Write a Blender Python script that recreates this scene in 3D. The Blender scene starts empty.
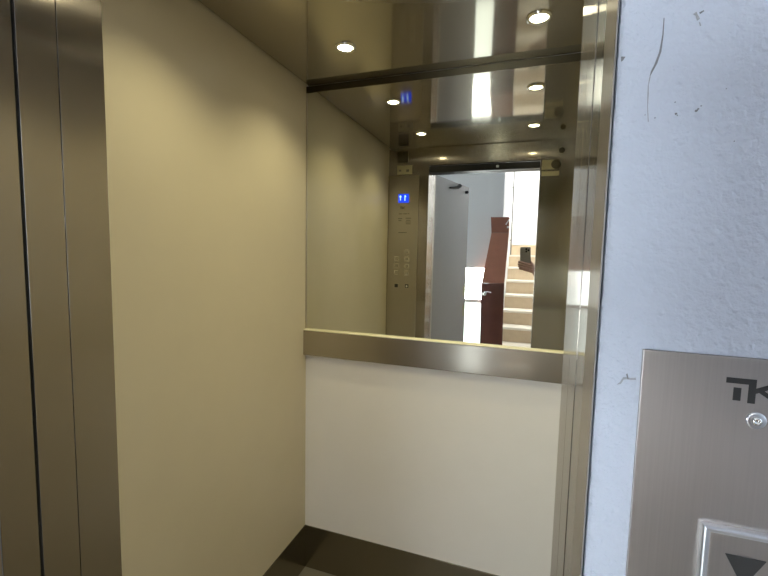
import bpy, bmesh, math, random
from mathutils import Vector, Matrix
random.seed(7)
S = bpy.context.scene
C = S.collection
PI = math.pi

# ------------------------------------------------------------------ measures (metres; camera above the origin, Y into the lift)
ZC = 1.482
LX, RX = -0.94, 0.31            # lift side walls
BY, FY = 1.646, 0.505           # lift back wall, inner face of the front returns
JL, JR = -0.657, 0.0427         # door opening
ZCEIL = 2.1865
WY = 0.29                       # landing face of the white wall
HY = -1.60                      # wall across the landing

# ------------------------------------------------------------------ materials
def mat(name):
    m = bpy.data.materials.new(name); m.use_nodes = True
    nt = m.node_tree
    return m, nt, nt.nodes['Principled BSDF']

def N(nt, t, **kw):
    n = nt.nodes.new(t)
    for k, v in kw.items(): setattr(n, k, v)
    return n

def plain(name, col, rough=.5, metal=0., spec=.5, noise=0., nscale=30, bump=0., bscale=200, bdist=.001):
    m, nt, b = mat(name)
    b.inputs['Base Color'].default_value = (*col, 1)
    b.inputs['Roughness'].default_value = rough
    b.inputs['Metallic'].default_value = metal
    b.inputs['Specular IOR Level'].default_value = spec
    tc = N(nt, 'ShaderNodeTexCoord')
    if noise:
        n = N(nt, 'ShaderNodeTexNoise'); n.inputs['Scale'].default_value = nscale; n.inputs['Detail'].default_value = 4
        nt.links.new(tc.outputs['Object'], n.inputs['Vector'])
        mx = N(nt, 'ShaderNodeMix', data_type='RGBA')
        mx.inputs[6].default_value = (*[c*(1-noise) for c in col], 1)
        mx.inputs[7].default_value = (*[min(1, c*(1+noise)) for c in col], 1)
        nt.links.new(n.outputs['Fac'], mx.inputs[0]); nt.links.new(mx.outputs[2], b.inputs['Base Color'])
    if bump:
        n2 = N(nt, 'ShaderNodeTexNoise'); n2.inputs['Scale'].default_value = bscale; n2.inputs['Detail'].default_value = 3
        nt.links.new(tc.outputs['Object'], n2.inputs['Vector'])
        bp = N(nt, 'ShaderNodeBump'); bp.inputs['Strength'].default_value = bump; bp.inputs['Distance'].default_value = bdist
        nt.links.new(n2.outputs['Fac'], bp.inputs['Height']); nt.links.new(bp.outputs['Normal'], b.inputs['Normal'])
    return m

def steel(name, col, rough=.25, aniso=.8, grain='Z', tdir=None, gstr=.05, sharp=0, share=.5):
    """brushed stainless steel; grain = axis of the brushing, highlights smear across it"""
    m, nt, b = mat(name)
    b.inputs['Base Color'].default_value = (*col, 1)
    b.inputs['Metallic'].default_value = 1
    b.inputs['Roughness'].default_value = rough
    b.inputs['Anisotropic'].default_value = aniso
    geo = N(nt, 'ShaderNodeNewGeometry')
    cr_out = None
    if tdir:
        cv = N(nt, 'ShaderNodeCombineXYZ'); cr_out = cv.outputs[0]
        for i in range(3): cv.inputs[i].default_value = tdir[i]
        nt.links.new(cv.outputs[0], b.inputs['Tangent'])
    else:
        cv = N(nt, 'ShaderNodeCombineXYZ')
        for i in range(3): cv.inputs[i].default_value = 1. if 'XYZ'[i] == grain else 0.
        cr = N(nt, 'ShaderNodeVectorMath', operation='CROSS_PRODUCT')
        nt.links.new(geo.outputs['Normal'], cr.inputs[0]); nt.links.new(cv.outputs[0], cr.inputs[1])
        nt.links.new(cr.outputs[0], b.inputs['Tangent']); cr_out = cr.outputs[0]
    if gstr:
        tc = N(nt, 'ShaderNodeTexCoord')
        mp = N(nt, 'ShaderNodeMapping')
        sc = [900, 900, 900]; sc['XYZ'.index(grain)] = 12
        mp.inputs['Scale'].default_value = sc
        n = N(nt, 'ShaderNodeTexNoise'); n.inputs['Scale'].default_value = 1; n.inputs['Detail'].default_value = 2
        nt.links.new(tc.outputs['Object'], mp.inputs['Vector']); nt.links.new(mp.outputs[0], n.inputs['Vector'])
        mx = N(nt, 'ShaderNodeMix', data_type='RGBA')
        mx.inputs[6].default_value = (*[c*(1-gstr) for c in col], 1)
        mx.inputs[7].default_value = (*[min(1, c*(1+gstr)) for c in col], 1)
        nt.links.new(n.outputs['Fac'], mx.inputs[0]); nt.links.new(mx.outputs[2], b.inputs['Base Color'])
    if sharp:      # fine polish under the brushing: a second, tighter lobe
        b2 = N(nt, 'ShaderNodeBsdfPrincipled')
        b2.inputs['Metallic'].default_value = 1; b2.inputs['Roughness'].default_value = sharp; b2.inputs['Anisotropic'].default_value = .6
        b2.inputs['Base Color'].default_value = (*col, 1)
        if cr_out: nt.links.new(cr_out, b2.inputs['Tangent'])
        mxs = N(nt, 'ShaderNodeMixShader'); mxs.inputs[0].default_value = share
        nt.links.new(b.outputs[0], mxs.inputs[1]); nt.links.new(b2.outputs[0], mxs.inputs[2])
        nt.links.new(mxs.outputs[0], nt.nodes['Material Output'].inputs['Surface'])
    return m

def glow(name, col, strength):
    m, nt, b = mat(name)
    b.inputs['Base Color'].default_value = (*[c*.6 for c in col], 1)
    b.inputs['Roughness'].default_value = .3
    b.inputs['Emission Color'].default_value = (*col, 1)
    b.inputs['Emission Strength'].default_value = strength
    return m

M_LAM = plain('cream_laminate', (.57, .51, .385), .42, spec=.35, noise=.03, nscale=9, bump=.05, bscale=900, bdist=.0003)
M_LAMDAY = plain('daylit_laminate', (.79, .775, .76), .45, spec=.3, noise=.02, nscale=9)  # same laminate as the sides, with the daylight whitening put into its colour
M_MIRROR = steel('mirror_silver', (.71, .715, .65), 0., 0., gstr=0)
M_CEIL = steel('polished_ceiling_steel', (.47, .435, .36), .42, .5, tdir=(0, 1, 0), grain='Y', gstr=0, sharp=.07, share=.74)
M_STEEL = steel('brushed_steel', (.41, .378, .33), .25, 1., 'Z', gstr=.02, sharp=.11, share=.45)
M_FRAME = steel('frame_steel', (.50, .46, .40), .30, .8, 'Z', gstr=.03)
M_STEELP = steel('brushed_steel_panel', (.52, .48, .41), .30, .6, 'Z')
M_RAIL = steel('brushed_rail_steel', (.48, .44, .375), .28, .7, 'Z', gstr=.03, sharp=.14, share=.6)
M_PLINTH = steel('brushed_plinth_steel', (.30, .27, .21), .26, .6, 'Z', sharp=.13, share=.5)
M_PLATE = steel('brushed_plate_steel', (.46, .43, .41), .36, .5, 'Z', gstr=.07)
M_CHROME = steel('chrome', (.8, .8, .78), .12, 0, gstr=0)
M_BEAD = steel('bright_bead', (.90, .86, .70), .6, 0, gstr=0)
M_SATIN = steel('satin_aluminium', (.66, .68, .72), .3, 0, gstr=0)
M_DARKTRIM = steel('dark_trim_steel', (.085, .075, .05), .35, .3, 'X')
M_BLACK = plain('black_plastic', (.012, .012, .013), .45)
M_DARK = plain('dark_rubber', (.02, .02, .018), .6)
M_INK = plain('black_ink', (.02, .02, .02), .5)
M_GREYINK = plain('grey_etching', (.16, .15, .13), .6)
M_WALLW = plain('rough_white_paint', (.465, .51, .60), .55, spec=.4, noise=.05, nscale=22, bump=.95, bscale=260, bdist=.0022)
M_HALLW = plain('white_plaster', (.80, .80, .81), .7, noise=.02, nscale=6)
M_SCUFF = plain('grey_scuff', (.16, .16, .175), .7, noise=.3, nscale=300)
M_CHIP = plain('chipped_plaster', (.29, .30, .325), .8, noise=.3, nscale=300)
M_VINYL = plain('grey_vinyl', (.16, .145, .115), .45, noise=.15, nscale=120)
M_TILE = plain('hall_floor_tile', (.55, .50, .42), .35, noise=.08, nscale=20)
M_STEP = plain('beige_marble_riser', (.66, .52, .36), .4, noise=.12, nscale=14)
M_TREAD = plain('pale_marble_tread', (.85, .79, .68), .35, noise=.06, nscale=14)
M_DOORG = plain('grey_lilac_enamel', (.31, .295, .30), .3, spec=.6, noise=.03, nscale=20)
M_WOODD = plain('dark_mahogany', (.105, .035, .026), .22, noise=.3, nscale=9)
M_WOODM = plain('reddish_brown_wood', (.37, .155, .10), .3, noise=.2, nscale=12)
M_WOODC = plain('brown_wood_cap', (.27, .105, .065), .4, noise=.2, nscale=12)
M_WHITEP = plain('white_plastic', (.8, .8, .78), .4)
M_PAPER = plain('white_label', (.88, .88, .82), .5)
M_YELLOW = plain('pale_yellow_label', (.85, .76, .42), .5)
M_CREAMP = plain('yellowed_plate', (.50, .46, .30), .5)
M_BROWNB = plain('brown_housing', (.10, .085, .055), .5)
M_LENS = glow('lamp_glass', (1., .90, .62), 45)
M_BLUE = glow('blue_display', (.01, .06, .95), 1.6)
M_DISPW = glow('display_digits', (.45, .75, 1.), 2.2)
M_SKYLOW = glow('sunlit_frosted_glass', (.86, .96, 1.), 4.)
M_SKYHI = glow('bright_frosted_glass', (.88, .96, 1.), 62.)
M_FILLR = glow('landing_fill_glow', (.72, .85, 1.), 2.2)  # glow of the added panel that lights the white landing wall
M_FILLT = glow('stair_fill_glow', (.95, .97, 1.), 16.)  # glow of the added panel above the stairs
M_SKIN = plain('skin', (.48, .29, .23), .5, noise=.1, nscale=60)
M_HAIR = plain('hair', (.03, .02, .015), .6)
M_SHIRT = plain('shirt_cotton', (.10, .11, .14), .8, noise=.1, nscale=90)
M_TROUS = plain('trouser_cotton', (.05, .055, .075), .85)
M_SHOE = plain('shoe_leather', (.03, .025, .02), .5)
M_PHONE = plain('phone_back_glass', (.30, .28, .25), .3, spec=.5)
M_PHONER = steel('phone_rim', (.45, .43, .4), .25, 0, gstr=0)
M_LENSB = plain('phone_lens_glass', (.01, .01, .012), .08)

# ------------------------------------------------------------------ mesh helpers
def obj(name, bm, m, parent=None, smooth=False):
    me = bpy.data.meshes.new(name); bm.normal_update(); bm.to_mesh(me); bm.free()
    for mm in (m if isinstance(m, (list, tuple)) else [m]): me.materials.append(mm)
    if smooth:
        for p in me.polygons: p.use_smooth = True
    o = bpy.data.objects.new(name, me); C.objects.link(o)
    if parent:
        o.parent = parent
        o.matrix_parent_inverse = Matrix.Translation(-parent.location) if parent.type == 'EMPTY' else Matrix()
    return o

def box(bm, x0, x1, y0, y1, z0, z1, bev=0., seg=2, mi=0):
    g = bmesh.ops.create_cube(bm, size=1)
    vs = g['verts']
    for v in vs:
        v.co = Vector((x0 if v.co.x < 0 else x1, y0 if v.co.y < 0 else y1, z0 if v.co.z < 0 else z1))
    fs = {f for v in vs for f in v.link_faces}
    for f in fs: f.material_index = mi
    if bev:
        es = list({e for v in vs for e in v.link_edges})
        bmesh.ops.bevel(bm, geom=es, offset=bev, segments=seg, affect='EDGES', profile=.5)
    return bm

def B(*a, **k): return box(bmesh.new(), *a, **k)

def prism(bm, pts, axis, a0, a1, mi=0):
    """polygon pts (2D) extruded along an axis from a0 to a1"""
    def P(u, v, a):
        return {'x': (a, u, v), 'y': (u, a, v), 'z': (u, v, a)}[axis]
    v0 = [bm.verts.new(P(u, v, a0)) for u, v in pts]; v1 = [bm.verts.new(P(u, v, a1)) for u, v in pts]
    fs = [bm.faces.new(v0), bm.faces.new(v1[::-1])]
    n = len(pts)
    for i in range(n): fs.append(bm.faces.new((v0[i], v1[i], v1[(i+1) % n], v0[(i+1) % n])))
    for f in fs: f.material_index = mi
    bmesh.ops.recalc_face_normals(bm, faces=fs)
    return bm

def lathe(bm, prof, c, axis='z', seg=40, mi=0):
    """prof: list of (radius, offset along axis)"""
    rings = []
    for r, h in prof:
        ring = []
        for i in range(seg):
            a = 2*PI*i/seg; u, v = r*math.cos(a), r*math.sin(a)
            d = {'z': (u, v, h), 'y': (u, h, v), 'x': (h, u, v)}[axis]
            ring.append(bm.verts.new((c[0]+d[0], c[1]+d[1], c[2]+d[2])))
        rings.append(ring)
    fs = []
    for a, b in zip(rings, rings[1:]):
        for i in range(seg): fs.append(bm.faces.new((a[i], a[(i+1) % seg], b[(i+1) % seg], b[i])))
    fs.append(bm.faces.new(rings[0][::-1])); fs.append(bm.faces.new(rings[-1]))
    for f in fs: f.material_index = mi
    bmesh.ops.recalc_face_normals(bm, faces=fs)
    return bm

def tube(bm, pts, r, seg=10):
    pts = [Vector(p) for p in pts]; rings = []
    for i, p in enumerate(pts):
        t = (pts[min(i+1, len(pts)-1)]-pts[max(i-1, 0)]).normalized()
        s = t.cross(Vector((0, 0, 1)))
        if s.length < 1e-3: s = t.cross(Vector((1, 0, 0)))
        s.normalize(); u = s.cross(t)
        rr = r[i] if isinstance(r, (list, tuple)) else r
        rings.append([bm.verts.new(p+s*rr*math.cos(2*PI*k/seg)+u*rr*math.sin(2*PI*k/seg)) for k in range(seg)])
    fs = []
    for a, b in zip(rings, rings[1:]):
        for i in range(seg): fs.append(bm.faces.new((a[i], a[(i+1) % seg], b[(i+1) % seg], b[i])))
    fs.append(bm.faces.new(rings[0][::-1])); fs.append(bm.faces.new(rings[-1]))
    bmesh.ops.recalc_face_normals(bm, faces=fs)
    return bm

def tag(o, label, cat, group=None, kind=None):
    o['label'] = label; o['category'] = cat
    if group: o['group'] = group
    if kind: o['kind'] = kind
    return o

def thing(name, loc, label, cat, group=None, kind=None):
    o = bpy.data.objects.new(name, None); o.empty_display_size = .05; o.location = loc; C.objects.link(o)
    bpy.context.view_layer.update()
    return tag(o, label, cat, group, kind)

def struct(name, bm, m, label, cat, smooth=False):
    return tag(obj(name, bm, m, smooth=smooth), label, cat, kind='structure')

# ------------------------------------------------------------------ lift car shell
struct('floor', B(LX-.02, RX+.02, .384, BY+.03, -.06, -.022), M_VINYL, 'grey vinyl floor inside the lift cabin', 'floor')

struct('ceiling.002', B(LX-.02, RX+.02, .436, BY+.03, ZCEIL+.034, ZCEIL+.05), M_DARK, 'dark roof of the lift car above the shadow gap of the steel ceiling', 'ceiling')
struct('ceiling', B(LX+.014, RX-.014, .47, BY-.0065, ZCEIL, ZCEIL+.03), M_CEIL, 'polished steel cabin ceiling with recessed spotlights', 'ceiling')

struct('wall_left', B(LX-.018, LX, .436, BY+.02, -.022, ZCEIL+.034), M_LAM, 'cream laminate side wall of the lift cabin, left of the mirror', 'wall')
struct('wall_right', B(RX, RX+.018, .436, BY+.02, -.022, ZCEIL+.034), M_LAM, 'cream laminate side wall of the cabin hidden right of the doorway', 'wall')
struct('wall_back', B(LX, RX, BY, BY+.018, -.022, ZCEIL+.034), M_LAMDAY, 'laminate back wall of the cabin below the steel rail, daylight whitened into its colour', 'wall')

bm = bmesh.new()                                     # the front wall from inside: two returns and the fascia over the doors
box(bm, LX, JL, .4360, FY, -.0215, ZCEIL-.0005, .0005)
box(bm, JR, RX, .4360, FY, -.0215, ZCEIL-.001, .0005)
box(bm, JL, JR, .470, FY, 2.068, ZCEIL-.001, .003)
struct('wall_front', bm, M_STEEL, 'brushed steel front wall of the cabin around the doorway', 'wall')

ZP = .188
struct('baseboard_left', B(LX, LX+.004, .51, BY-.0045, -.021, ZP, .001), M_PLINTH, 'dark brushed steel skirting along the left cabin wall', 'skirting')
struct('baseboard_back', B(LX+.0005, RX, BY-.004, BY, -.021, ZP, .001), M_PLINTH, 'dark brushed steel skirting below the laminate back panel', 'skirting')
struct('trim_1', B(LX, RX, BY-.006, BY, 2.1585, ZCEIL-.0005, .001), M_DARKTRIM, 'dark steel strip between mirror top and ceiling', 'trim')

# mirror
mir = thing('wall_mirror', (-.31, BY, 1.12), 'large wall mirror above the steel rail, reflecting the doorway and stairs', 'mirror')
obj('glass', B(LX+.006, RX, BY-.004, BY-.0005, 1.1246, 2.1585), M_MIRROR, mir)
obj('edge_strip', B(LX, LX+.006, BY-.006, BY-.0005, 1.13, 2.1585, .0008), M_STEELP, mir)

# rail band
rail = thing('rail', (-.31, BY, 1.0095), 'wide brushed steel rail band across the back wall under the mirror', 'rail')
obj('band', B(LX, RX, BY-.024, BY, 1.0125, 1.1245, .0022), M_RAIL, rail)
obj('top_bead', B(LX+.001, RX, BY-.023, BY-.0045, 1.1242, 1.1297, .0028, 4), M_BEAD, rail)

# spotlights
def spot(x, y, label):
    t = thing('ceiling_spotlight', (x, y, ZCEIL), label, 'spotlight', 'recessed spotlights in the cabin ceiling')
    b1 = bmesh.new(); lathe(b1, [(.025, -.001), (.027, -.006), (.032, -.0075), (.0365, -.0045), (.0375, 0), (.0375, .0005)], (x, y, ZCEIL))
    # open the middle of the ring
    for f in [f for f in b1.faces if len(f.verts) > 4]: b1.faces.remove(f)
    obj('bezel', b1, M_CHROME, t, True)
    b2 = bmesh.new(); lathe(b2, [(.0255, -.0005), (.0255, -.0025), (.020, -.0040), (.010, -.0046), (.001, -.0048)], (x, y, ZCEIL))
    obj('lens', b2, M_LENS, t, True)
    return t
spots = [(-.633, 1.371, 'round ceiling spotlight over the mirror, nearer the left cabin wall'),
         (-.004, 1.371, 'round ceiling spotlight over the mirror, nearer the right jamb'),
         (-.633, .831, 'round ceiling spotlight by the doors, above the control panel, seen in the mirror'),
         (-.004, .831, 'round ceiling spotlight by the doors, on the stairs side, seen in the mirror')]
SPOT_W = 15
for x, y, l in spots:
    spot(x, y, l)
    ld = bpy.data.lights.new('spot_lamp', 'SPOT'); ld.energy = SPOT_W; ld.color = (1., .91, .55)
    ld.spot_size = math.radians(126); ld.spot_blend = 1.; ld.shadow_soft_size = .006
    lo = bpy.data.objects.new('spot_lamp', ld); lo.location = (x, y, ZCEIL-.0118); C.objects.link(lo)

# ------------------------------------------------------------------ car doors (parked), track, landing frame
d = tag(obj('sliding_door', B(JL-.35, JL, .3835, .4348, .012, 2.018, .0004), M_STEEL), 'parked steel lift door whose edge stands left of the doorway', 'lift door')
d = tag(obj('sliding_door', B(JR, JR+.35, .3835, .4348, .012, 2.018, .0004), M_STEEL), 'parked steel lift door on the right, under the white wall side', 'lift door')
trk = thing('door_track', (-.31, .45, 2.07), 'black door track over the doorway, seen in the mirror', 'door track')
obj('rail', B(JL-.35, JR+.35, .388, .4335, 2.022, 2.064, .002), M_BLACK, trk)
obj('cover', B(JL+.001, JR-.001, .437, .490, 2.022, 2.0645, .002), M_BLACK, trk)
obj('catch', B(-.222, -.205, .490, .500, 2.036, 2.050, .003), M_SATIN, trk)

fr = thing('door_frame', (-.31, .33, 0), 'brushed steel frame of the landing doorway beside the rough white wall', 'door frame')
def jamb(sgn):
    # sheet steel reveal with a slim shadow groove, profile in plan
    e = JR if sgn > 0 else JL
    pts = [(.0004, .3345), (.0011, .3345), (.0011, .379), (.0004, .379)]
    fold = [(0, .2876), (.0011, .2895), (.0011, .3330), (0, .3330)]
    return [prism(bmesh.new(), [(e+sgn*u, v) for u, v in q], 'z', .002, 2.125) for q in (pts, fold)]
for sg in (1, -1):
    a_, b_ = jamb(sg)
    obj('jamb', a_, M_STEEL, fr); obj('jamb_edge', b_, M_FRAME, fr)
obj('head', B(JL-.001, JR+.001, .287, .379, 2.1255, 2.129), M_STEEL, fr)
obj('sill', B(JL, JR, .25, .384, -.03, .001), M_SATIN, fr)

# ------------------------------------------------------------------ white landing wall with scuffs and chips
def decal(bm, pts, mi, t=.0004, y=WY):
    prism(bm, pts, 'y', y-t, y+.0004, mi)
def streak(bm, line, mi, t=.0003):
    L = []; R_ = []
    for i, (x, z, w) in enumerate(line):
        j = random.uniform(-.12, .12)*w
        L.append((x-w/2+j, z)); R_.append((x+w/2+j, z))
    decal(bm, L+R_[::-1], mi, t)
bm = bmesh.new()
WX = JR+.0024
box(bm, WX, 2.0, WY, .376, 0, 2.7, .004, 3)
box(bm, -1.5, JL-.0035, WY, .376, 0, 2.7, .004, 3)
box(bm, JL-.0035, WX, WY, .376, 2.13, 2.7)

streak(bm, [(.0673,1.6198,.0004),(.0674,1.6105,.0006),(.0666,1.6012,.0011),(.065,1.5947,.0013),(.0632,1.5909,.0011),(.0624,1.5883,.0004)], 1)
streak(bm, [(.0625,1.588,.0006),(.0618,1.583,.0004),(.0621,1.578,.0007),(.0622,1.571,.0003),(.0632,1.562,.0004)], 2)
decal(bm, [(.0814,1.6196),(.0826,1.6188),(.0836,1.6158),(.0848,1.6165),(.0842,1.6178),(.0834,1.6192),(.0829,1.6206)], 2, .0005)
decal(bm, [(.0843,1.6200),(.0862,1.6209),(.0866,1.6204),(.0848,1.6192)], 1)
decal(bm, [(.0849,1.6150),(.0857,1.6128),(.0852,1.6126),(.0846,1.6146)], 2)
decal(bm, [(.0466,1.6010),(.0488,1.6006),(.0478,1.5990),(.0468,1.5983)], 1, .0006)
for x, z, r in [(.077,1.5654,.0007),(.0776,1.5645,.0004),(.0868,1.5663,.0008),(.0876,1.5672,.0005),(.0889,1.5687,.0004),(.0665,1.564,.0004),(.0612,1.5661,.0003),(.076,1.572,.0004),(.100,1.577,.0003),(.106,1.548,.0003)]:
    decal(bm, [(x+r*random.uniform(.7,1.2)*math.cos(k*PI/3.5), z+r*random.uniform(.6,1.1)*math.sin(k*PI/3.5)) for k in range(7)], 1)
decal(bm, [(.0566,1.4020),(.0580,1.4034),(.0597,1.4070),(.0612,1.4072),(.0640,1.4069),(.0664,1.4074),(.0667,1.4062),(.0640,1.4058),(.0615,1.4060),(.0600,1.4056),(.0586,1.4026)], 2, .0006)
decal(bm, [(.0612,1.4090),(.0618,1.4096),(.0627,1.4064),(.0620,1.4060)], 1, .0007)
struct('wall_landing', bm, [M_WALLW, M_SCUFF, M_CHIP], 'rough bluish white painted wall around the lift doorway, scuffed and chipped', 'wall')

# ------------------------------------------------------------------ call plate on the landing wall
PX0, PX1, PZ0, PZ1 = .0690, .1866, 1.10, 1.4260
cx = .1276
PY = WY-.003
cp = thing('call_panel', (cx, WY, PZ0), 'brushed steel call plate with logo and down button on the white wall', 'call panel')
obj('faceplate', B(PX0, PX1, PY, WY+.0002, PZ0, PZ1, .0003), M_PLATE, cp)
bm = bmesh.new()
ly = PY-.0003
zt, zb = 1.4142, 1.4002
hh = zt-zb
def LG(u, v): return (.1115+u*.0302, zb+v*hh)
def lg(pts): prism(bm, [LG(*q) for q in pts], 'y', ly, PY+.0002)
lg([(0, 1), (.47, 1), (.47, 0), (.355, 0), (.355, .77), (0, .77)])
lg([(.125, .60), (.245, .60), (.245, .06), (.125, .06)])
lg([(.47, .63), (.82, 1), (.98, 1), (.60, .56), (.47, .42)])
lg([(.60, .56), (1.0, 0), (.84, 0), (.52, .47)])
obj('logo', bm, M_INK, cp)
bm = lathe(bmesh.new(), [(.0049, .0006), (.0049, 0), (.0042, -.0004), (.0028, -.0004)], (.1270, PY-.0006, 1.3906), 'y')
sc_ = obj('screw_washer', bm, M_SATIN, cp, True)
bm = lathe(bmesh.new(), [(.0026, 0), (.0026, -.0006), (.0020, -.0014), (.0011, -.0016), (.0010, -.0010)], (.1270, PY-.0009, 1.3906), 'y')
obj('screw', bm, M_CHROME, cp, True)
bx0, bx1, bz0, bz1 = .1054, .1498, 1.2800, 1.3251
def frame(bm, x0, x1, z0, z1, w, y0, y1, bev):
    box(bm, x0, x1, y0, y1, z1-w, z1, bev); box(bm, x0, x1, y0, y1, z0, z0+w, bev)
    box(bm, x0, x0+w, y0, y1, z0+w, z1-w, bev); box(bm, x1-w, x1, y0, y1, z0+w, z1-w, bev)
bm = bmesh.new()
def rim(bm, x0, x1, z0, z1, prof):
    """mitred picture-frame rim; prof = list of (inset, y)"""
    rings = []
    for ins, y in prof:
        rings.append([bm.verts.new(q) for q in ((x0+ins, y, z0+ins), (x1-ins, y, z0+ins), (x1-ins, y, z1-ins), (x0+ins, y, z1-ins))])
    fs = []
    for a, b in zip(rings, rings[1:]):
        for i in range(4): fs.append(bm.faces.new((a[i], a[(i+1) % 4], b[(i+1) % 4], b[i])))
    bmesh.ops.recalc_face_normals(bm, faces=fs)
rim(bm, bx0, bx1, bz0, bz1, [(0, PY+.0002), (0, PY-.0035), (.0006, PY-.0045), (.0014, PY-.0048), (.0020, PY-.0040), (.0042, PY-.0030), (.0046, PY-.0004)])
bf = obj('button_frame', bm, M_SATIN, cp)
bm = B(bx0+.0044, bx1-.0044, PY-.0022, PY, bz0+.0044, bz1-.0044, .0004)
bt = obj('button', bm, M_PLATE, cp)
tz = 1.3093
bm = prism(bmesh.new(), [(cx-.0098, tz), (cx+.0098, tz), (cx, tz-.0185)], 'y', PY-.0026, PY-.0021)
ar = obj('arrow', bm, M_INK); ar.parent = bt
ar.matrix_parent_inverse = bt.matrix_world.inverted()

# ------------------------------------------------------------------ control panel inside the lift (seen in the mirror)
cop = thing('control_panel', (-.825, FY, .3), 'steel car control panel with blue display beside the doorway, in the mirror', 'control panel')
CY = FY+.008
obj('faceplate', B(-.936, -.722, FY-.0005, CY, .30, 2.005, .003), M_STEELP, cop)
obj('display', B(-.8665, -.790, CY-.001, CY+.0012, 1.822, 1.882, .001), M_BLUE, cop)
# digits, as seen from inside the cabin the face looks towards +Y
bm = bmesh.new()
y0, y1 = CY+.001, CY+.0020
def cbox(x0, x1, z0, z1): box(bm, x0, x1, y0, y1, z0, z1)
cbox(-.853, -.848, 1.838, 1.868); prism(bm, [(-.8605, 1.860), (-.8505, 1.874), (-.8405, 1.860)], 'y', y0, y1)
cbox(-.821, -.815, 1.836, 1.872); prism(bm, [(-.8215, 1.872), (-.815, 1.872), (-.808, 1.864), (-.812, 1.861)], 'y', y0, y1)
obj('display_digits', bm, M_DISPW, cop)
bm = bmesh.new()
box(bm, -.852, -.834, CY, CY+.0006, 1.792, 1.796); box(bm, -.847, -.843, CY, CY+.0006, 1.779, 1.790); box(bm, -.838, -.834, CY, CY+.0006, 1.779, 1.796)
prism(bm, [(-.834, 1.786), (-.820, 1.796), (-.814, 1.796), (-.828, 1.786), (-.814, 1.779), (-.820, 1.779)], 'y', CY, CY+.0006)
obj('logo', bm, M_INK, cop)
for x0, x1, z in [(-.86, -.835, 1.744), (-.828, -.80, 1.744), (-.795, -.785, 1.745), (-.81, -.772, 1.714), (-.806, -.775, 1.700), (-.81, -.772, 1.688), (-.808, -.774, 1.676), (-.865, -.835, 1.712), (-.862, -.84, 1.698), (-.86, -.80, 1.616)]:
    obj('etched_line', B(x0, x1, CY, CY+.0005, z, z+.006), M_GREYINK, cop)
def cbutton(x, z, kind=0):
    b = obj('button', B(x-.0165, x+.0165, CY-.001, CY+.0025, z-.0165, z+.0165, .002), M_CHROME if kind == 0 else M_STEELP, cop)
    c = obj('button_cap', B(x-.012, x+.012, CY+.002, CY+.0038, z-.012, z+.012, .0012), M_STEELP if kind == 0 else M_DARK)
    c.parent = b
    if kind == 2:
        g = obj('symbol', lathe(bmesh.new(), [(.007, 0), (.007, .001)], (x, CY+.0038, z-.001), 'y', 16), M_WHITEP); g.parent = b
for z in (1.486, 1.4375, 1.389, 1.341): cbutton(-.794, z)
for z in (1.437, 1.389, 1.341): cbutton(-.868, z)
cbutton(-.866, 1.250, 1); cbutton(-.790, 1.250, 2)
cfe = tag(obj('sensor_box', B(-.872, -.801, FY, FY+.014, 2.093, 2.166, .003), M_BROWNB), 'small dark square box on the steel wall above the control panel, in the mirror', 'box')
spl = thing('notice_plate', (-.825, FY, 2.012), 'small yellowed plate just above the control panel, in the mirror', 'plate')
obj('plate', B(-.881, -.774, FY, FY+.005, 2.014, 2.074, .001), M_CREAMP, spl)
obj('mark', B(-.866, -.851, FY+.005, FY+.0056, 2.034, 2.046), M_GREYINK, spl); obj('mark', B(-.815, -.795, FY+.005, FY+.0056, 2.030, 2.046), M_GREYINK, spl)
gd = thing('door_guide', (.10, FY, 1.995), 'door guide housing with a dark rounded end on the right return, in the mirror', 'door guide')
obj('housing', B(.052, .130, FY-.0005, FY+.018, 2.006, 2.062, .004), M_CREAMP, gd)
bm = lathe(bmesh.new(), [(.028, 0), (.028, .016), (.024, .022), (.012, .024)], (.130, FY, 2.034), 'y', 24)
obj('end_cap', bm, M_BROWNB, gd, True)
obj('plate', B(.052, .152, FY-.0005, FY+.006, 1.968, 1.996, .001), M_CREAMP, gd)
bm = lathe(bmesh.new(), [(.017, 0), (.017, .004), (.012, .006), (.009, .004)], (.16, FY, 2.118), 'y', 24)
tag(obj('cap', bm, M_BROWNB, smooth=True), 'small dark round cap high on the right steel return, in the mirror', 'cap')

# ------------------------------------------------------------------ landing, reflected in the mirror
HX0, HX1, HZ = -1.5, 2.0, 2.7
SX0, SX1, SY0, SY1 = -.290, .78, HY, -5.0
struct('floor.001', B(HX0, HX1, HY, WY-.04, -.06, 0), M_TILE, 'stone tiled landing floor in front of the lift', 'floor')
struct('ceiling.001', B(HX0, HX1, HY, .376, HZ, HZ+.05), M_HALLW, 'white ceiling of the landing', 'ceiling')
# wall across the landing, with the low window cut out
WNX0, WNX1, WNZ0, WNZ1, WNM0, WNM1 = -.98, -.42, .10, 1.319, .915, .955
bm = bmesh.new()
box(bm, HX0, WNX0, HY-.12, HY, 0, HZ); box(bm, WNX1, SX0, HY-.12, HY, 0, HZ)
box(bm, WNX0, WNX1, HY-.12, HY, WNZ1, HZ); box(bm, WNX0, WNX1, HY-.12, HY, 0, WNZ0)
struct('wall_across', bm, M_HALLW, 'white plaster wall across the landing above the bright low window', 'wall')
w1 = thing('window_1', (-.7, HY, WNZ0), 'bright low frosted window across the landing beside the brown door, in the mirror', 'window', kind='structure')
obj('pane', B(WNX0, WNX1, HY-.030, HY-.022, WNM1, WNZ1), M_SKYHI, w1)
obj('pane', B(WNX0, WNX1, HY-.030, HY-.022, WNZ0, WNM0), M_SKYLOW, w1)
obj('rail', B(WNX0, WNX1, HY-.035, HY-.012, WNM0, WNM1, .003), M_WHITEP, w1)
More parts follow.
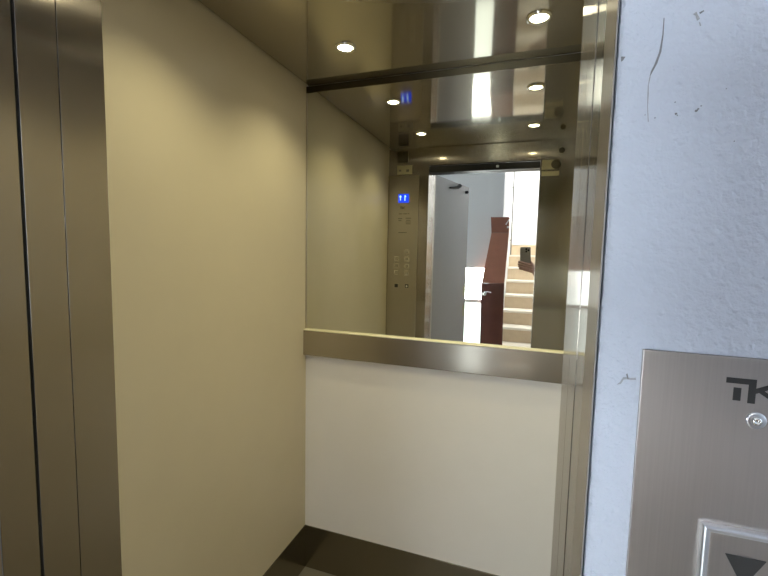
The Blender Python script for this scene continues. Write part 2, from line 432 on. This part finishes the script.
# side walls
bm = bmesh.new(); box(bm, HX0-.1, HX0, HY-.12, .376, 0, HZ)
struct('wall_landing_left', bm, M_HALLW, 'white plaster wall at the end of the landing behind the swing door', 'wall')
YW0, YW1, ZW0, ZW1 = -1.35, .05, .9, 2.35
bm = bmesh.new()
box(bm, HX1, HX1+.12, HY-.12, YW0, 0, HZ); box(bm, HX1, HX1+.12, YW1, .376, 0, HZ)
box(bm, HX1, HX1+.12, YW0, YW1, 0, ZW0); box(bm, HX1, HX1+.12, YW0, YW1, ZW1, HZ)
struct('wall_landing_right', bm, M_HALLW, 'white plaster wall with an added glowing panel at the right end of the landing', 'wall')
w2 = thing('fill_panel_right', (HX1, -.65, ZW0), 'glowing window-shaped panel added to light the landing, unseen at its right end', 'window', kind='structure')  # added light source, out of view, shaped like a window
obj('pane', B(HX1+.04, HX1+.048, YW0, YW1, ZW0, ZW1), M_FILLR, w2)
bm = bmesh.new(); box(bm, HX1+.02, HX1+.07, YW0, YW1, ZW0, ZW0+.05); box(bm, HX1+.02, HX1+.07, YW0, YW1, ZW1-.05, ZW1); box(bm, HX1+.02, HX1+.07, -.675, -.625, ZW0, ZW1)
obj('frame', bm, M_WHITEP, w2)
# stairwell
ST = 4.4
bm = bmesh.new()
box(bm, SX0-.1, SX0, SY1, HY-.12, 0, ST)
struct('wall_stair_left', bm, M_HALLW, 'white wall on the left side of the stair flight', 'wall')
struct('wall_stair_right', B(SX1, SX1+.1, SY1, HY-.12, 0, ST), M_HALLW, 'white wall on the right side of the stair flight', 'wall')
struct('wall_stair_back', B(SX0-.1, SX1+.1, SY1-.1, SY1, 0, ST), M_HALLW, 'white wall rising above the top of the stairs', 'wall')
bm = bmesh.new(); box(bm, SX1, HX1, HY-.12, HY, 0, HZ)
struct('wall_across_right', bm, M_HALLW, 'white wall right of the stairs on the landing', 'wall')
struct('wall_stair_front', B(SX0-.1, SX1+.1, HY-.22, HY-.12, HZ, ST), M_HALLW, 'white wall above the opening to the stairs', 'wall')
w3 = thing('fill_panel_stair', (.24, -3.4, ST), 'glowing skylight-shaped panel added for light, unseen over the stair flight', 'window', kind='structure')  # added light source for stairwell and landing, out of view
obj('pane', B(SX0, SX1, SY1+.1, HY-.3, ST, ST+.02), M_FILLT, w3)
bm = bmesh.new()
for y in (SY1, -3.4, HY-.3): box(bm, SX0, SX1, y, y+.08, ST-.05, ST)
obj('frame', bm, M_WHITEP, w3)

stair = thing('staircase', (.24, -1.65, 0), 'beige stone stairs climbing away across the landing, reflected in the mirror', 'stairs')
NS, RI, TR, Y1 = 9, .185, .276, -1.65
for k in range(1, NS+1):
    yn = Y1-TR*(k-1); zz = RI*k
    ye = yn-TR if k < NS else SY1
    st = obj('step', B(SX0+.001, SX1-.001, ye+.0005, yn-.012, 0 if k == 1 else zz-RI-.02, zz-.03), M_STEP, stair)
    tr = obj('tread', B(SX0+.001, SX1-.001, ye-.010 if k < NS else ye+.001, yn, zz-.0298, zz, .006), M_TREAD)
    tr.parent = st; tr.matrix_parent_inverse = st.matrix_world.inverted()
pp = thing('wall_pipe', (-.268, -3.4, 1.5), 'thin grey pipe running up the white wall beside the stairs, in the mirror', 'pipe')
obj('pipe', tube(bmesh.new(), [(-.262, -3.43, 1.482), (-.262, -3.43, 2.6), (-.262, -3.43, ST-.01)], .009), M_GREYINK, pp)
for z in (1.7, 2.5, 3.3): obj('bracket', B(SX0, -.262, -3.438, -3.422, z, z+.012), M_GREYINK, pp)

# grey swing door of the landing, standing open
HPx, HPy = -.672, .262
EX, EY = -.527, -.36
ang = math.atan2(EX-HPx, HPy-EY)
LW = .700
dr = thing('door_1', (HPx, HPy, .01), 'grey lilac steel landing door swung open, seen left in the mirror', 'door', kind='structure')
def local(bm_):  # build in door space (x = thickness, -y = width) then turn it on the hinge
    bmesh.ops.rotate(bm_, verts=bm_.verts, cent=(0, 0, 0), matrix=Matrix.Rotation(ang, 3, 'Z'))
    bmesh.ops.translate(bm_, verts=bm_.verts, vec=(HPx, HPy, 0))
    return bm_
obj('leaf', local(B(-.042, 0, -LW, 0, .012, 2.055, .003)), M_DOORG, dr)
bm = bmesh.new(); tube(bm, [(.004, -.27, 1.995), (.012, -.33, 2.000), (.02, -.39, 2.012), (.02, -.43, 2.030), (.02, -.45, 2.034)], [.007, .011, .014, .018, .012])
obj('door_closer', local(bm), M_BLACK, dr)
obj('stop_pin', local(lathe(bmesh.new(), [(.012, 0), (.012, .02), (.006, .026)], (0, -.615, 2.004), 'x', 16)), M_BLACK, dr)
obj('latch_plate', local(B(0, .004, -.685, -.635, 1.115, 1.20, .001)), M_CREAMP, dr)
obj('latch_plate', local(B(0, .004, -.685, -.640, .935, 1.03, .001)), M_CREAMP, dr)
for z in (.25, 1.85):
    obj('hinge', tube(bmesh.new(), [(HPx-.006, HPy+.012, z-.05), (HPx-.006, HPy+.012, z+.05)], .009), M_SATIN, dr)

# brown wooden door beside the stairs
bd = thing('door_2', (-.35, -1.5, 0), 'brown wooden door with a pale lever handle beside the stairs, in the mirror', 'door', kind='structure')
by = -1.5
def slab(pts, t0, t1): return prism(bmesh.new(), pts, 'y', by+t0, by+t1)
bm = slab([(-.472, .004), (-.226, .004), (-.241, 1.162), (-.488, 1.155)], -.04, 0)
obj('leaf', bm, M_WOODD, bd)
bm = slab([(-.488, 1.157), (-.240, 1.164), (-.2144, 1.719), (-.4014, 1.7186)], -.036, -.004)
obj('upper_panel', bm, M_WOODM, bd)
bm = slab([(-.4014, 1.721), (-.2144, 1.721), (-.2165, 1.885), (-.226, 1.892), (-.404, 1.892), (-.4142, 1.897)], -.045, .004)
cap_ = obj('top_block', bm, M_WOODC, bd)
bm = bmesh.new(); prism(bm, [(-.258, 1.812), (-.222, 1.868), (-.214, 1.862), (-.246, 1.806)], 'y', by+.004, by+.012); box(bm, -.238, -.219, by+.004, by+.012, 1.772, 1.793, .002)
lt = obj('latch', bm, M_WHITEP); lt.parent = cap_; lt.matrix_parent_inverse = cap_.matrix_world.inverted()
bm = tube(bmesh.new(), [(-.452, by, 1.035), (-.452, by+.045, 1.037), (-.440, by+.055, 1.055), (-.410, by+.055, 1.066), (-.372, by+.053, 1.058)], [.010, .010, .011, .010, .009], 12)
lathe(bm, [(.024, 0), (.024, .006), (.016, .010)], (-.452, by, 1.035), 'y', 20)
obj('handle', bm, M_CHROME, bd, True)

# ------------------------------------------------------------------ the person with the phone (only phone and hand show, in the mirror)
CR = Vector((0.94443381, 0.32805658, 0.02058319)); CU = Vector((-0.04766544, 0.07472698, 0.9960642)); CW = Vector((-0.32522729, 0.94169781, -0.08621165))
def hp(r, u, w_):
    r -= .010; u += .033
    return Vector((0, 0, ZC)) + CR*r + CU*u + CW*w_
def cam_space(bm_):
    M4 = Matrix((CR, CU, CW)).transposed().to_4x4(); M4.translation = hp(0, 0, 0)
    bmesh.ops.transform(bm_, matrix=M4, verts=bm_.verts); bmesh.ops.recalc_face_normals(bm_, faces=bm_.faces); return bm_

def rounded(x0, x1, y0, y1, r, n=6):
    pts = []
    for cx_, cy_, a0 in ((x1-r, y1-r, 0), (x0+r, y1-r, 90), (x0+r, y0+r, 180), (x1-r, y0+r, 270)):
        for k in range(n+1):
            a = math.radians(a0+90*k/n); pts.append((cx_+r*math.cos(a), cy_+r*math.sin(a)))
    return pts
ph = thing('phone', tuple(hp(-.018, -.055, -.008)), 'grey phone held up in portrait by a hand, seen in the mirror', 'phone')
obj('back', cam_space(prism(bmesh.new(), rounded(-.0555, .0215, -.132, .025, .011), 'z', -.0075, -.0045)), M_PHONE, ph)
obj('rim', cam_space(prism(bmesh.new(), rounded(-.0562, .0222, -.1327, .0257, .0117), 'z', -.0120, -.0074)), M_PHONER, ph)
obj('screen', cam_space(prism(bmesh.new(), rounded(-.0550, .0210, -.1315, .0245, .0105), 'z', -.0126, -.0119)), M_BLACK, ph)
cmx = obj('camera_bump', cam_space(prism(bmesh.new(), rounded(-.0165, .0175, -.0145, .0205, .007), 'z', -.0046, -.0032)), M_PHONE, ph)
for r_, u_ in ((-.0075, .0115), (-.0075, -.0060), (.0090, .0027)):
    ln = obj('lens', cam_space(lathe(bmesh.new(), [(.0068, -.0034), (.0068, -.0020), (.0055, -.0018)], (r_, u_, 0), 'z', 20)), M_LENSB, ph)

def skin(name, verts, edges, m, parent=None, root=0, sub=2):
    me = bpy.data.meshes.new(name); me.from_pydata([tuple(v[0]) for v in verts], edges, []); me.materials.append(m)
    o = bpy.data.objects.new(name, me); C.objects.link(o)
    o.modifiers.new('skin', 'SKIN').use_smooth_shade = True
    for i, v in enumerate(verts):
        sv = me.skin_vertices[0].data[i]; r = v[1]
        sv.radius = r if isinstance(r, tuple) else (r, r); sv.use_root = (i == root)
    ss = o.modifiers.new('sub', 'SUBSURF'); ss.levels = ss.render_levels = sub
    return o
def bake(objs, name, m, parent=None):
    """evaluate the skinned chains and join them as one mesh"""
    bpy.context.view_layer.update()
    dg = bpy.context.evaluated_depsgraph_get(); bm_ = bmesh.new()
    for o in objs:
        me = bpy.data.meshes.new_from_object(o.evaluated_get(dg)); bm_.from_mesh(me); bpy.data.meshes.remove(me)
    for o in objs: bpy.data.objects.remove(o)
    return obj(name, bm_, m, parent, True)

V3 = Vector
wrist = hp(.092, -.205, -.006)
palm = hp(.050, -.152, .018)
elbow = V3((.33, -.20, 1.16)); rsho = V3((.50, -.44, 1.40)); lsho = V3((.16, -.50, 1.40))
pel = V3((.33, -.50, .96)); chest = V3((.33, -.49, 1.25)); neck = V3((.33, -.48, 1.47)); head = V3((.325, -.455, 1.575))
bv = [(pel, (.15, .11)), (V3((.33, -.50, 1.09)), (.135, .10)), (chest, (.155, .11)), (V3((.33, -.49, 1.38)), (.12, .085)), (neck, .055), (V3((.328, -.465, 1.54)), .068), (head, (.078, .092)), (V3((.325, -.46, 1.655)), .066),
      (rsho, .058), (elbow.lerp(rsho, .5), .048), (elbow, .040), (elbow.lerp(wrist, .4), .038), (wrist, .026), (palm, (.032, .016)),
      (lsho, .058), (V3((.11, -.50, 1.24)), .047), (V3((.10, -.49, 1.10)), .040), (V3((.11, -.44, .95)), .034), (V3((.115, -.42, .87)), .026), (V3((.12, -.41, .79)), (.034, .018)),
      (V3((.425, -.50, .86)), .095), (V3((.43, -.48, .50)), .060), (V3((.43, -.51, .30)), .055), (V3((.43, -.53, .09)), .037), (V3((.44, -.42, .04)), (.042, .030)),
      (V3((.235, -.50, .86)), .095), (V3((.23, -.48, .50)), .060), (V3((.23, -.51, .30)), .055), (V3((.23, -.53, .09)), .037), (V3((.22, -.42, .04)), (.042, .030))]
be = [(0,1),(1,2),(2,3),(3,4),(4,5),(5,6),(6,7),(3,8),(8,9),(9,10),(10,11),(11,12),(12,13),(3,14),(14,15),(15,16),(16,17),(17,18),(18,19),(0,20),(20,21),(21,22),(22,23),(23,24),(0,25),(25,26),(26,27),(27,28),(28,29)]
chains = [skin('body', bv, be, M_SKIN)]
# fingers of the raised hand wrap across the phone's back to its far edge
for k, (u0, u1, dl) in enumerate(((-.104, -.083, 0), (-.122, -.100, .003), (-.139, -.117, .001), (-.153, -.134, -.008))):
    pts = [(hp(.047, u0-.006, .006), .0115), (hp(.026, u0, .009), .0105), (hp(-.010, (u0+u1)/2-.001, .0115), .0098), (hp(-.040-dl, u1-.003, .0105), .0092), (hp(-.064-dl, u1, .003), .0085), (hp(-.0668-dl, u1+.001, -.011), .0072)]
    chains.append(skin('finger', pts, [(i, i+1) for i in range(5)], M_SKIN))
chains.append(skin('thumb', [(hp(.048, -.160, -.012), .016), (hp(.040, -.125, -.020), .0125), (hp(.026, -.098, -.024), .0105), (hp(.014, -.080, -.0235), .009)], [(0,1),(1,2),(2,3)], M_SKIN))
# relaxed left hand
for k in range(4):
    x = .105+.004*k; y = -.435+.017*k
    chains.append(skin('finger', [(V3((x, y, .80)), .010), (V3((x, y+.004, .755)), .009), (V3((x+.008, y+.002, .725)), .0085), (V3((x+.020, y-.002, .705-.004*(k in (1, 2)))), .0075)], [(0,1),(1,2),(2,3)], M_SKIN))
chains.append(skin('thumb', [(V3((.125, -.395, .835)), .013), (V3((.14, -.37, .80)), .0105), (V3((.15, -.365, .765)), .009)], [(0,1),(1,2)], M_SKIN))
# nose and ears
chains.append(skin('nose', [(V3((.325, -.370, 1.605)), .008), (V3((.325, -.355, 1.580)), .011), (V3((.325, -.368, 1.570)), .010)], [(0,1),(1,2)], M_SKIN))
for sx in (-1, 1):
    chains.append(skin('ear', [(V3((.325+sx*.078, -.462, 1.61)), .012), (V3((.325+sx*.084, -.464, 1.59)), .011), (V3((.325+sx*.078, -.458, 1.57)), .008)], [(0,1),(1,2)], M_SKIN))
person = bake(chains, 'person', M_SKIN)
tag(person, 'person standing at the doorway, a hand holding up the phone in the mirror', 'person')
g = 1.16
sh = [(V3((.33, -.50, .98)), (.165, .13)), (V3((.33, -.50, 1.09)), (.155, .12)), (chest, (.175, .13)), (V3((.33, -.49, 1.385)), (.135, .10)), (rsho, .068), (elbow.lerp(rsho, .5), .060), (elbow.lerp(rsho, .25), .056), (lsho, .068), (V3((.11, -.50, 1.24)), .060), (V3((.105, -.495, 1.17)), .056)]
bake([skin('shirt', sh, [(0,1),(1,2),(2,3),(3,4),(4,5),(5,6),(3,7),(7,8),(8,9)], M_SHIRT)], 'shirt', M_SHIRT, person)
tv = [(V3((.33, -.50, 1.0)), (.160, .125)), (V3((.33, -.50, .93)), (.165, .13)), (V3((.427, -.50, .84)), .105), (V3((.432, -.485, .50)), .080), (V3((.432, -.52, .10)), .066), (V3((.233, -.50, .84)), .105), (V3((.228, -.485, .50)), .080), (V3((.228, -.52, .10)), .066)]
bake([skin('trousers', tv, [(0,1),(1,2),(2,3),(3,4),(1,5),(5,6),(6,7)], M_TROUS)], 'trousers', M_TROUS, person)
for x, dx in ((.43, .012), (.23, -.012)):
    bake([skin('shoe', [(V3((x, -.545, .045)), .045), (V3((x+dx*.5, -.48, .046)), .046), (V3((x+dx, -.40, .040)), (.048, .038)), (V3((x+dx*1.5, -.345, .034)), (.040, .030))], [(0,1),(1,2),(2,3)], M_SHOE)], 'shoe', M_SHOE, person)
bake([skin('hair', [(V3((.325, -.52, 1.57)), .060), (V3((.325, -.51, 1.635)), .074), (V3((.325, -.46, 1.675)), .072), (V3((.325, -.405, 1.672)), .052)], [(0,1),(1,2),(2,3)], M_HAIR)], 'hair', M_HAIR, person)
for sx in (-1, 1):
    obj('eye', lathe(bmesh.new(), [(.004, .012), (.010, .006), (.0115, 0), (.010, -.006)], (.325+sx*.031, -.378, 1.605), 'y', 14), M_WHITEP, person, True)
    obj('brow', tube(bmesh.new(), [(.325+sx*.046, -.377, 1.624), (.325+sx*.03, -.368, 1.629), (.325+sx*.014, -.369, 1.625)], .0035, 8), M_HAIR, person)
obj('mouth', tube(bmesh.new(), [(.325-.022, -.372, 1.545), (.325, -.366, 1.543), (.325+.022, -.372, 1.545)], [.003, .0045, .003], 8), M_WOODM, person)

# ------------------------------------------------------------------ camera, world, view
R_ = Vector((0.94443381, 0.32805658, 0.02058319)); U_ = Vector((-0.04766544, 0.07472698, 0.9960642)); W_ = Vector((-0.32522729, 0.94169781, -0.08621165))
cd = bpy.data.cameras.new('camera'); cd.sensor_width = 36; cd.lens = 36*414.8635/768; cd.clip_start = .002; cd.clip_end = 60
co = bpy.data.objects.new('camera', cd); C.objects.link(co)
Mx = Matrix((R_, U_, -W_)).transposed().to_4x4(); Mx.translation = Vector((0, 0, ZC))
co.matrix_world = Mx
S.camera = co
w = bpy.data.worlds.new('world'); S.world = w; w.use_nodes = True
w.node_tree.nodes['Background'].inputs['Color'].default_value = (.6, .75, 1, 1)
w.node_tree.nodes['Background'].inputs['Strength'].default_value = .3
S.view_settings.view_transform = 'Standard'; S.view_settings.look = 'None'
S.view_settings.gamma = 1; S.view_settings.use_curve_mapping = False
S.view_settings.exposure = -.17
S.cycles.max_bounces = 14; S.cycles.glossy_bounces = 10; S.cycles.diffuse_bounces = 6
S.cycles.sample_clamp_indirect = 6; S.cycles.blur_glossy = .5
S.cycles.use_denoising = True
